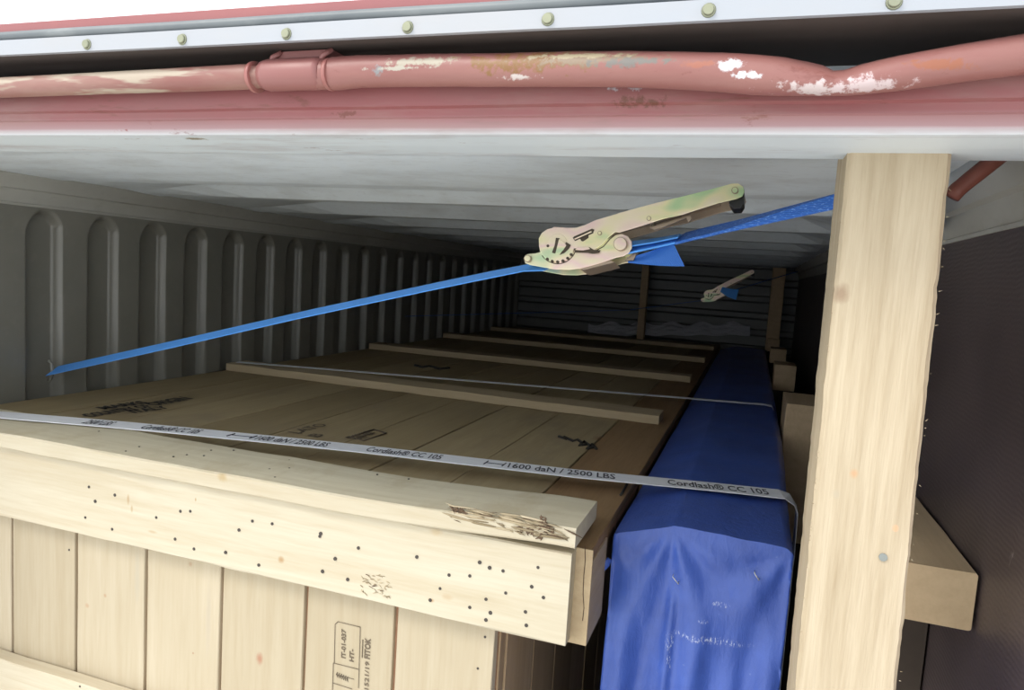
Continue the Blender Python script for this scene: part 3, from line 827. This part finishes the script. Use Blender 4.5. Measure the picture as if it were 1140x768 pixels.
for s, a, b in (('Cordlash® CC 105', 743, 855), ('1600 daN / 2500 LBS', 566, 685), ('Cordlash® CC 105', 409, 492), ('1600 daN / 2500 LBS', 287, 366), ('Cordlash® CC 105', 160, 223), ('2500 LBS', 96, 126)):
    bm = bmesh.new(); strap_text(s, a, b); build('printing', bm, M_lashink, st)
for a, b in ((541, 561), (257, 282)):
    bm = bmesh.new()
    p, q = along(a), along(b); tube(bm, [p + Vector((0, 0, .0014)), q + Vector((0, 0, .0014))], .0010, 4)
    for r in (p, q): tube(bm, [r + Vector((0, -.014, .0014)), r + Vector((0, .014, .0014))], .0016, 4)
    build('printing', bm, M_lashink, st)

# second white lashing farther in
p0, p1 = hit(310, 406.5, 'z', -.420), hit(850, 450, 'z', -.428)
d = (p0 - p1).normalized()
pts = [p0 + d * .17, p0, p0 * .5 + p1 * .5, p1, p1 + Vector((.030, .005, -.004)), p1 + Vector((.045, .006, -.03)), p1 + Vector((.046, .006, -.5))]
bm = bmesh.new(); ribbon(bm, pts, .034, .0016)
s2 = build('lashing_strap', bm, M_lash); tag(s2, 'thin white lashing strap behind the nearest batten, farther inside the container', 'strap')

# ---------------------------------------------------------------- spacer timbers on the right
def timber(x0, x1, y0, y1, z0, z1, lab, mat=M_block, name='spacer_block', seed=0):
    bm = bmesh.new(); board(bm, x0, x1, y0, y1, z0, z1, .003, 16, .0015, seed=seed)
    return tag(build(name, bm, mat), lab, 'timber', 'spacer timbers along the right wall')
timber(.155, .321, 1.090, 1.47, -.442, -.361, 'thick pine block lying against the brown right wall behind the tall post', seed=1)
timber(.130, .318, 2.42, 2.70, -.80, -.352, 'tall pine block wedged beside the blue bundle, largest and nearest beyond the post', seed=2)
timber(.130, .231, 3.77, 3.98, -.487, -.360, 'pine block beside the blue bundle, second beyond the post', seed=3)
timber(.130, .227, 4.80, 4.98, -.450, -.360, 'small pine block beside the blue bundle, third beyond the post', seed=4)
timber(.130, .215, 5.70, 5.78, -.450, -.355, 'smallest pine block at the foot of the far upright', seed=5)
bm = bmesh.new(); box(bm, .19, .321, 1.30, 1.46, FL, -.443); tag(build('bearer', bm, M_under), 'shade-dark timber bearer beneath the thick pine block by the brown wall', 'timber')
bm = bmesh.new(); box(bm, .165, .305, 2.43, 2.69, FL, -.801); tag(build('bearer', bm, M_under), 'shade-dark timber standing under the tall pine block', 'timber')
bm = bmesh.new(); box(bm, .140, .225, 3.78, 5.90, FL, -.489); tag(build('bearer', bm, M_under), 'shade-dark timber stack under the far spacer blocks', 'timber')
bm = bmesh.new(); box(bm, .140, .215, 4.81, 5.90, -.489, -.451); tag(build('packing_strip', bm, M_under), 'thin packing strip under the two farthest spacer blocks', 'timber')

# uprights
PX0, PX1 = .0705, .1710
rp = root('timber_post', (.13, .86, FL), 'tall rough-sawn pale timber post standing at the door, in front of the blue bundle', 'post')
yF = .815
def pl(p):   # sawn waney edge on the right
    return p
s_ = yF / .80
bm = bmesh.new()
x0 = hit(945, 155, 'y', yF).x; x1 = hit(1062, 155, 'y', yF).x
xb0 = hit(886, 768, 'y', yF).x; xb1 = hit(1000, 768, 'y', yF).x
def lean(p):
    t = (.16 - p.z) / (.16 + .50)
    q = (p.x - x0) / (x1 - x0)
    nx = (x0 + (xb0 - x0) * t) * (1 - q) + (x1 + (xb1 - x1) * t) * q
    fr_ = q > .5
    nx += (.0022 if fr_ else .0010) * noise.noise(Vector((0, q * 9, p.z * 26))) + .0008 * noise.noise(Vector((2, q, p.z * 120)))
    return Vector((nx, p.y, p.z))
board(bm, x0, x1, yF, yF + .105, FL, .1885, .0035, 260, .0004, fz=lean)
sp = []
for px, py, r, c_ in ((937, 327, .010, (.30, .22, .15)), (951, 527, .0050, (.46, .30, .18)), (931, 550, .0055, (.40, .34, .25)), (997, 588, .0034, (.60, .33, .20))):
    p = hit(px, py, 'y', yF); sp.append(((p.x, p.y, p.z + H), r, c_, (1, .2, .8)))
M_post = wood('rough_sawn_post_timber', (.48, .405, .295), (.33, .26, .17), 2, .0, 1.3, 0, fuzzy=1.2, spots=sp, ring=.9)
build('timber', bm, M_post, rp, origin=(0, 0, -H))
bm = bmesh.new(); p = hit(983, 620, 'y', yF); tube(bm, [p + Vector((0, -.0015, 0)), p + Vector((0, .004, 0))], .0042, 10, side=Vector((0, 0, 1)))
build('nail', bm, plain('bent_nail_steel', (.25, .27, .26), .45, .5), rp)
bm = bmesh.new()     # torn fibres along the edges
for k in range(46):
    ed = rnd.choice((0, 1)); py = rnd.uniform(200, 765); t = (py - 155) / 613
    px = (935 + (877 - 935) * t) if ed == 0 else (1062 + (1000 - 1062) * t)
    p = hit(px, py, 'y', yF + (.06 if ed == 0 else .0)); 
    if ed == 0: p = hit(945 + (886 - 945) * t, py, 'y', yF)
    d = Vector((-1 if ed == 0 else 1, -.3, rnd.uniform(-1.5, 1.5))).normalized()
    L = rnd.uniform(.001, .0035); tube(bm, [p, p + d * L], [.0004, .0001], 4)
build('torn_fibres', bm, M_splin, rp)['kind'] = 'stuff'

def upright(x0, x1, y0, y1, z0, z1, lab, seed):
    bm = bmesh.new(); board(bm, x0, x1, y0, y1, z0, z1, .003, 14, .002, seed=seed)
    tag(build('timber_post', bm, M_block), lab, 'post', 'far uprights inside the container')
upright(.118, .212, 5.80, 5.89, -.4505, .18, 'dim timber upright beside the far end of the blue bundle', 31)
upright(-.875, -.820, 5.84, 5.92, ZT, .18, 'dark timber upright on the crate lid by the far end wall', 32)

g = N('crumpled_plastic_film'); g.col((.50, .50, .54)); g.set(rough=.25, spec=.9); g.bump(g.noise(g.coord((1, 1, 3)), 14, 5, .7), .6, .03)
bm = bmesh.new(); gx = []
for i in range(49):
    r_ = []
    for j in range(11):
        px = 655 + (835 - 655) * i / 48; py = 360 + 13 * j / 10 + 2.5 * math.sin(i * .7) * (1 if j == 0 else .3)
        p = hit(px, py, 'y', 6.02); p.y += .02 * noise.noise(Vector((i * .35, j * .9, 2))) - .004 * j
        if p.x > .10: p.x = .10 + (p.x - .10) * .1
        p.z = max(p.z, ZT + .004)
        r_.append(bm.verts.new(p))
    gx.append(r_)
for a, b in zip(gx, gx[1:]):
    for j in range(10): bm.faces.new((a[j], b[j], b[j + 1], a[j + 1]))
tag(build('plastic_sheet', bm, g.m, smooth=True), 'crumpled pale plastic sheet low along the far end wall', 'plastic sheet')

# ---------------------------------------------------------------- ratchet straps
M_webL = N('light_blue_webbing')
def mk_web(name, c1, c2, sc=260, lite=None):
    g = N(name); v = g.coord((1, 1, 1))
    wv = g.n('TexWave', bands_direction='DIAGONAL'); wv.inputs['Scale'].default_value = sc; wv.inputs['Distortion'].default_value = 1.5; g.l(v, wv.inputs['Vector'])
    n = g.noise(v, 90, 3)
    c = g.mix(g.math('MULTIPLY', wv.outputs['Fac'], .6), c1, c2)
    if lite: c = g.mix(g.rng(g.noise(g.coord((.4, .4, 1.6)), 420, 2, .6), .56, .66, 0, .55), c, lite)
    g.col(c); g.set(rough=.6, spec=.3); g.bump(wv.outputs['Fac'], .4, .001); return g.m
M_web = mk_web('blue_polyester_webbing', (.10, .36, .90), (.08, .30, .80))
M_web2 = mk_web('stitched_blue_webbing', (.03, .13, .48), (.02, .08, .34), 200, (.25, .45, .85))
def mk_zinc():
    g = N('iridescent_zinc_plate'); v = g.coord((1, 1, 1))
    n = g.noise(g.coord((.55, 1, 1.3)), 13, 2, .45, .3)
    r = g.n('ValToRGB'); g.l(n, r.inputs[0]); e = r.color_ramp.elements
    e[0].position = .34; e[0].color = (.44, .60, .33, 1); e[1].position = .66; e[1].color = (.46, .60, .38, 1)
    for pos, c in ((.41, (.76, .70, .42)), (.47, (.80, .68, .52)), (.53, (.78, .58, .54)), (.59, (.78, .70, .48))):
        k = e.new(pos); k.color = (*c, 1)
    g.col(r.outputs[0]); g.set(rough=.33, metal=.55); g.bump(g.noise(v, 130, 2), .06, .0006); return g.m
M_zinc = mk_zinc(); M_zdark = plain('shaded_zinc', (.36, .28, .21), .45, .6); M_grip = plain('black_plastic_grip', (.015, .015, .015), .35)  # the darker zinc is the same plating with shade put into its colour
M_hole = plain('slot_and_shade_line', (.05, .035, .02), .7)  # dark of the slots, also used for the painted shade lines

def make_ratchet(P0, s, nrm, parent, spn):
    """P0: lens-relative position of the drum axis, s(px,py): maps traced side view to the near plate plane"""
    n = nrm
    def ring(cx, cy, r, k=28, a0=0, a1=360):
        return [s(cx + r * math.cos(math.radians(a0 + (a1 - a0) * i / k)), cy + r * math.sin(math.radians(a0 + (a1 - a0) * i / k))) for i in range(k if a1 - a0 == 360 else k + 1)]
    T = .0022
    frame_px = [(583.2, 288), (584.5, 284.5), (588, 282.6), (596, 282), (604, 280), (615, 279), (640, 279), (652, 276), (661, 276.5), (668, 272), (676, 266.5), (684, 262), (692, 260.5), (699, 263), (703.4, 269), (703.5, 276), (700, 282), (694, 285.5), (686, 287), (672, 292), (658, 296), (646, 299), (634, 300.5), (618, 300), (604, 297.5), (590, 295), (585, 293)]
    hand_px = [(601, 274), (600.5, 266), (604, 260), (610, 255.5), (620, 253.3), (632, 254.2), (642, 254), (652, 251), (664, 245.5), (678, 241.5), (690, 237.7), (705, 233.5), (725, 228), (758.8, 219.8), (790, 212), (815, 205.2), (822, 205), (827.5, 208.5), (829, 214), (826.5, 219.5), (820, 222.3), (800, 227), (758.8, 240), (740, 244), (715, 252), (690, 259.5), (685.6, 258.8), (678, 265), (671, 273), (662, 279), (656, 277.5), (648, 277), (640, 277), (638, 283), (633, 289), (624, 292), (614, 291), (606, 286), (602, 280)]
    for side in (0, 1):
        off = -.001 if side == 0 else spn
        bm = bmesh.new(); prism(bm, [s(*p) for p in frame_px], n, off, off + T)
        build('frame_plate', bm, M_zinc, parent)
        bm = bmesh.new(); prism(bm, [s(*p) for p in hand_px], n, off - T * 1.6 if side == 0 else off + T * 1.2, off - .0003 if side == 0 else off + T * 2.4)
        bmesh.ops.bevel(bm, geom=[e for e in bm.edges if e.is_boundary], offset=.0005)
        build('handle', bm, M_zinc if side == 0 else M_zdark, parent)

    # handle web joining both sides
    bm = bmesh.new()
    a = [s(712, 240), s(800, 217), s(800, 220), s(712, 243)]
    prism(bm, a, n, 0, spn + T); build('handle_web', bm, M_zdark, parent)
    # toothed wheel
    for off in (-.0018, spn + .001):
        pts = []
        for k in range(56):
            a = 2 * math.pi * k / 56; r = 20.5 if (k % 4) < 2 else 17.6
            pts.append(s(621 + r * math.cos(a), 273 + r * math.sin(a)))
        bm = bmesh.new(); prism(bm, pts, n, off - .0014, off + .0006); build('ratchet_wheel', bm, M_zinc, parent)
    bm = bmesh.new()
    arc = [s(621 + 20.8 * math.cos(math.radians(a)), 273 + 20.8 * math.sin(math.radians(a))) for a in range(10, 150, 8)]
    tube(bm, [p - n * .0012 for p in arc], .0007, 5); build('rim_shade', bm, M_hole, parent)  # dark line paints the shade under the wheel rim
    hl = [s(*p) for p in ((655, 278.5), (662, 280), (672, 274.5), (679, 266.5), (686.5, 260.3), (715, 253), (758.8, 241))]
    bm = bmesh.new(); tube(bm, [p - n * .0010 for p in hl], .0008, 5); build('handle_edge_shade', bm, M_hole, parent)  # dark outline paints the shade between handle and frame
    # dark gullets between the teeth near the rim
    bm = bmesh.new()
    for ang in (35, 52, 70, 88, 106, 124):
        a = math.radians(ang); c = (621 + 19.2 * math.cos(a), 273 + 19.2 * math.sin(a))
        prism(bm, ring(c[0], c[1], 1.7, 8), n, -.0052, -.0030)
    build('tooth_gap', bm, M_hole, parent)
    # spindle: slot and half-moon halves
    bm = bmesh.new(); prism(bm, ring(621.5, 272, 11.0), n, -.0050, -.0042); build('spindle_boss', bm, M_zinc, parent)
    bm = bmesh.new(); prism(bm, [s(*p) for p in ((620, 265.5), (624, 266), (623, 272), (619, 283), (615.5, 282), (618.5, 274))], n, -.0056, -.0050)
    prism(bm, [s(*p) for p in ((631, 270), (636.5, 273.5), (634, 278), (629, 282.5), (624, 284.5), (628, 279))], n, -.0056, -.0050)
    prism(bm, ring(611, 274.5, 1.6, 8), n, -.0056, -.0050)
    build('spindle_slot', bm, M_hole, parent)
    bm = bmesh.new(); prism(bm, [s(*p) for p in ((623.5, 267), (629, 270), (631.5, 274), (628, 279.5), (622.5, 283.3), (619.5, 283))], n, -.0062, -.0048)
    prism(bm, ring(621, 274, 6.5, 20), n, -.004, spn + .004); build('spindle', bm, M_zinc, parent)
    # pawl window and spring
    bm = bmesh.new(); prism(bm, [s(*p) for p in ((638.5, 265.5), (640, 264), (660, 255.4), (662.5, 256.5), (661, 260.5), (641, 269))], n, -.0053, -.0038)
    prism(bm, [s(*p) for p in ((646, 265), (651, 262), (656, 261), (656, 265.5), (650, 269.5), (648, 269))], n, -.0053, -.0038)
    prism(bm, [s(*p) for p in ((640, 277.5), (657, 275.8), (662, 279), (669, 279.3), (667, 282.3), (660, 283), (655, 282), (641, 281.5))], n, -.0053, -.0034)
    build('pawl_window', bm, M_hole, parent)
    bm = bmesh.new(); prism(bm, [s(*p) for p in ((644, 276), (656, 275.5), (658, 278), (650, 279.5), (641, 279))], n, -.0064, -.004)
    prism(bm, [s(*p) for p in ((640, 266.6), (659, 258.0), (660, 259.2), (641, 267.6))], n, -.0060, -.004)
    build('pawl', bm, M_zinc, parent)
    # pins and bolts
    for cx, cy, r, h in ((588.5, 288.5, 3.2, .005), (691.5, 272.5, 6.8, .006), (818.5, 213.2, 3.0, .006), (723, 244, 1.8, .0045), (668.5, 260.3, 1.6, .0045)):
        bm = bmesh.new(); prism(bm, ring(cx, cy, r + .9, 20), n, -h - .0002, -h + .002); build('pin_shade_ring', bm, M_zdark, parent)  # darker disc paints the shade around each pin head
        bm = bmesh.new(); prism(bm, ring(cx, cy, r, 20), n, -h - .002, spn + .004)
        build('pin', bm, M_zinc, parent)
    # underside tongue and black grip
    bm = bmesh.new(); prism(bm, [s(*p) for p in ((700, 283), (707, 281), (709, 276), (704, 288), (694, 288.5))], n, .010, .014); prism(bm, [s(*p) for p in ((646, 299.5), (680, 290), (684, 292), (650, 300.5))], n, 0, spn); build('base_plate', bm, M_zdark, parent)
    bm = bmesh.new(); prism(bm, [s(*p) for p in ((811, 217), (828.5, 213), (828, 226), (824.5, 231.5), (816, 232), (811.5, 226))], n, .002, .030); build('grip', bm, M_grip, parent)
    bm = bmesh.new(); prism(bm, [s(*p) for p in ((722, 252), (768, 238), (769, 242), (766, 246), (763, 241), (735, 252.5), (728, 254.5))], n, .008, .012); build('release_catch', bm, M_zdark, parent)

def soften(parent, w_):
    for o in parent.children:
        if o.type == 'MESH' and o.name.split('.')[0] in ('frame_plate', 'handle', 'ratchet_wheel', 'spindle_boss', 'pin', 'grip', 'pawl', 'spindle'):
            md = o.modifiers.new('edge', 'BEVEL'); md.width = w_; md.segments = 2; md.limit_method = 'ANGLE'; md.angle_limit = math.radians(50)
# near strap line
PL = Vector((-1.985, 1.592, -.3785)); PR = hit(927, 225, 'y', .955)
dirn = (PR - PL); dl = dirn.normalized()
nrm = Vector((-dl.y, dl.x, 0)).normalized()          # horizontal, square to the strap, pointing away
if nrm.y < 0: nrm = -nrm
flatn = nrm.copy(); nrm = Vector((.05, 1, -.17)).normalized()
Pr = hit(640, 283, 'y', 1.155)
Pn = Pr
S1 = lambda px, py: hitp(px, py, Pn, nrm)
rs = root('ratchet_strap', S1(621, 273), 'blue ratchet strap with shiny yellow zinc ratchet stretched high across the opening', 'ratchet strap')
make_ratchet(Pn, S1, nrm, rs, .046); soften(rs, .0008)
cen = nrm * .024
# long left webbing, seen almost edge on
L0 = hitp(58, 413, PL, Vector((-1, 0, 0))); L0 = PL
Lend = S1(597, 296.5) + cen
Lc = []
pxl = [(58, 413), (200, 381.5), (340, 349.5), (480, 319.5), (540, 307), (590, 297.2)]
for i, (px, py) in enumerate(pxl):
    x = PL.x + (Lend.x - PL.x) * 0
    # meet the vertical plane through the strap's run
    a = Vector((PL.x, PL.y, 0)); b = Vector((Lend.x, Lend.y, 0)); nn = (b - a).cross(Vector((0, 0, 1))).normalized()
    Lc.append(hitp(px, py, Vector((a.x, a.y, PL.z)), nn))
ptsL = Lc + [Lend + (Lc[-1] - Lc[-2]).normalized() * .02]
bm = bmesh.new()
wd = []
for i, p in enumerate(ptsL):
    t = i / (len(ptsL) - 1)
    el = p.z / math.hypot(p.x, p.y)                      # slope of the sight line
    want = (.0120, .0115, .0105, .0095, .0090, .0090, .0090)[i]
    wd.append((nrm * Vector((1, 1, 0)) + Vector((0, 0, el + want / .048 * 1.0))).normalized())
ribbon(bm, ptsL, .048, .0018, wdirs=apparent(ptsL, .048, [6.2, 6.4, 6.4, 6.8, 7, 7.4, 7.4]))
build('webbing', bm, M_web, rs)
# right hand webbing: two layers, stitched, to the right wall
a = S1(693, 277) + cen; b = S1(757, 261) + cen; c = PR; e = Vector((XR - .012, 1.58, .150))
bm = bmesh.new()
def slope_w(p, want, w_): return (nrm * Vector((1, 1, 0)) + Vector((0, 0, p.z / math.hypot(p.x, p.y) - want / w_))).normalized()
pts = [b - (c - b) * .05, b, b * .6 + c * .4, c + (c - b) * .14, (c + (c - b) * .14) * .4 + e * .6, e]
ribbon(bm, pts, .048, .0045, wdirs=apparent(pts, .048, [8, 8, 7.5, 7, 5, 5]))
build('stitched_webbing', bm, M_web2, rs)
bm = bmesh.new()
pts = [a + Vector((0, 0, .004)), (a + b) / 2 + Vector((0, 0, .002)), b]; ribbon(bm, pts, .048, .003, wdirs=apparent(pts, .048, [9, 8.5, 7]))
pts = [S1(698, 268) + cen, S1(725, 264) + cen, S1(754, 258.5) + cen]; ribbon(bm, pts, .048, .0022, wdirs=apparent(pts, .048, [5, 4, 3]))
build('webbing_loop', bm, M_web, rs)
# loose tail hanging below the ratchet
bm = bmesh.new()
A_ = [S1(696, 285) + nrm * .012, S1(722, 279) + nrm * .010, S1(748, 267) + nrm * .006]
B_ = [S1(697, 290) + nrm * .020, S1(726, 294) + nrm * .014, S1(761, 294.5) + nrm * .008]
ra = []
for i in range(13):
    t = i / 12
    def q(Q): return Q[0] * (1 - t) ** 2 + Q[1] * 2 * t * (1 - t) + Q[2] * t ** 2
    p0_, p1_ = q(A_), q(B_); row = []
    for k in range(7):
        u = k / 6; row.append(p0_ * (1 - u) + p1_ * u + nrm * (.004 * math.sin(u * 5 + t * 3)))
    ra.append(row)
for off in (0, .0014):
    g_ = [[bm.verts.new(p + nrm * off) for p in r] for r in ra]
    for x_, y_ in zip(g_, g_[1:]):
        for k in range(6): bm.faces.new((x_[k], x_[k + 1], y_[k + 1], y_[k]))
build('loose_tail', bm, mk_web('dark_blue_webbing', (.03, .14, .50), (.02, .09, .36), 200), rs, smooth=True)

# far strap
D2 = Vector((0, 0, 0))
FRt = hit(880, 304.5, 'y', 5.2); FLt = Vector((-1.985, 4.0, hit(610, 360, 'y', 4.5).z))
# small copy of the ratchet, farther in
cx, cy = 796, 325.5; ang = math.radians(-11); k_ = .262
yR = 4.35
C2 = hit(cx, cy, 'y', yR)
n2 = Vector((.05, 1, -.10)).normalized()
def S2(px, py):
    u, v = (px - 690) * k_, (py - 255) * k_
    ca, sa = math.cos(ang), math.sin(ang)
    return hitp(806 + u * ca - v * sa, 320 + u * sa + v * ca, C2, n2)
rs2 = root('ratchet_strap', C2, 'small far-off blue ratchet strap with pale ratchet tilted upwards deep inside the container', 'ratchet strap')
make_ratchet(C2, S2, n2, rs2, .046)
aL = S2(592, 290) + n2 * .02
bm = bmesh.new(); pts = [Vector((-1.985, 3.9, hitp(600, 361, Vector((0, 4.2, 0)), Vector((0, 1, 0))).z)), hit(700, 345, 'y', 4.30), aL, ]
ribbon(bm, pts, .046, .002, wdirs=[Vector((0, 1, .02))] * 3); build('webbing', bm, M_web2, rs2)
bm = bmesh.new(); a = S2(693, 276) + n2 * .02; pts = [a, (a + FRt) / 2, FRt, FRt + (FRt - a).normalized() * .07]
ribbon(bm, pts, .046, .004, wdirs=[Vector((0, 1, .0))] * 4); build('stitched_webbing', bm, M_web2, rs2)
bm = bmesh.new()
q0 = hit(803, 322, 'y', yR - .01); q1 = hit(812, 326, 'y', yR - .02); q2 = hit(821, 328, 'y', yR - .02)
ribbon(bm, [q0, q1, q2], .05, .003, wdirs=[Vector((.2, 0, 1))] * 3, widths=[.03, .05, .06]); build('loose_tail', bm, M_web, rs2)

# lashing fittings
M_rust = paint('rusty_painted_steel', (.22, .07, .05), .5, .4, (.12, .05, .04))
bm = bmesh.new(); c0 = Vector((XL + .012, 1.592, -.379))
tube(bm, [c0 + Vector((.014 * math.sin(a), 0, .030 * math.cos(a))) + Vector((-.012, 0, 0)) for a in [math.pi * i / 12 for i in range(13)]], .005, 8)
tag(build('lashing_ring', bm, M_wallg, smooth=True), 'grey steel lashing ring on the left wall holding the blue strap', 'ring')
p = [hit(1059, 219, 'y', 1.0), hit(1066, 211, 'y', 1.0), hit(1082, 198, 'y', 1.0), hit(1120, 168, 'y', .99)]
bm = bmesh.new()
q = [Vector((v.x, v.y, v.z)) for v in p]
tube(bm, q, .010, 10)
lb = build('lashing_bar', bm, M_rust, smooth=True); tag(lb, 'red-brown steel bar at the top of the right wall behind the tall post', 'bar')
bm = bmesh.new(); q = [hit(1046, 210, 'y', 1.04), hit(1062, 202, 'y', 1.04), hit(1084, 189, 'y', 1.04), hit(1125, 163, 'y', 1.02)]
tube(bm, q, .012, 10); lp = build('conduit', bm, M_white, smooth=True); tag(lp, 'white round bar above the red-brown bar on the right wall', 'bar')
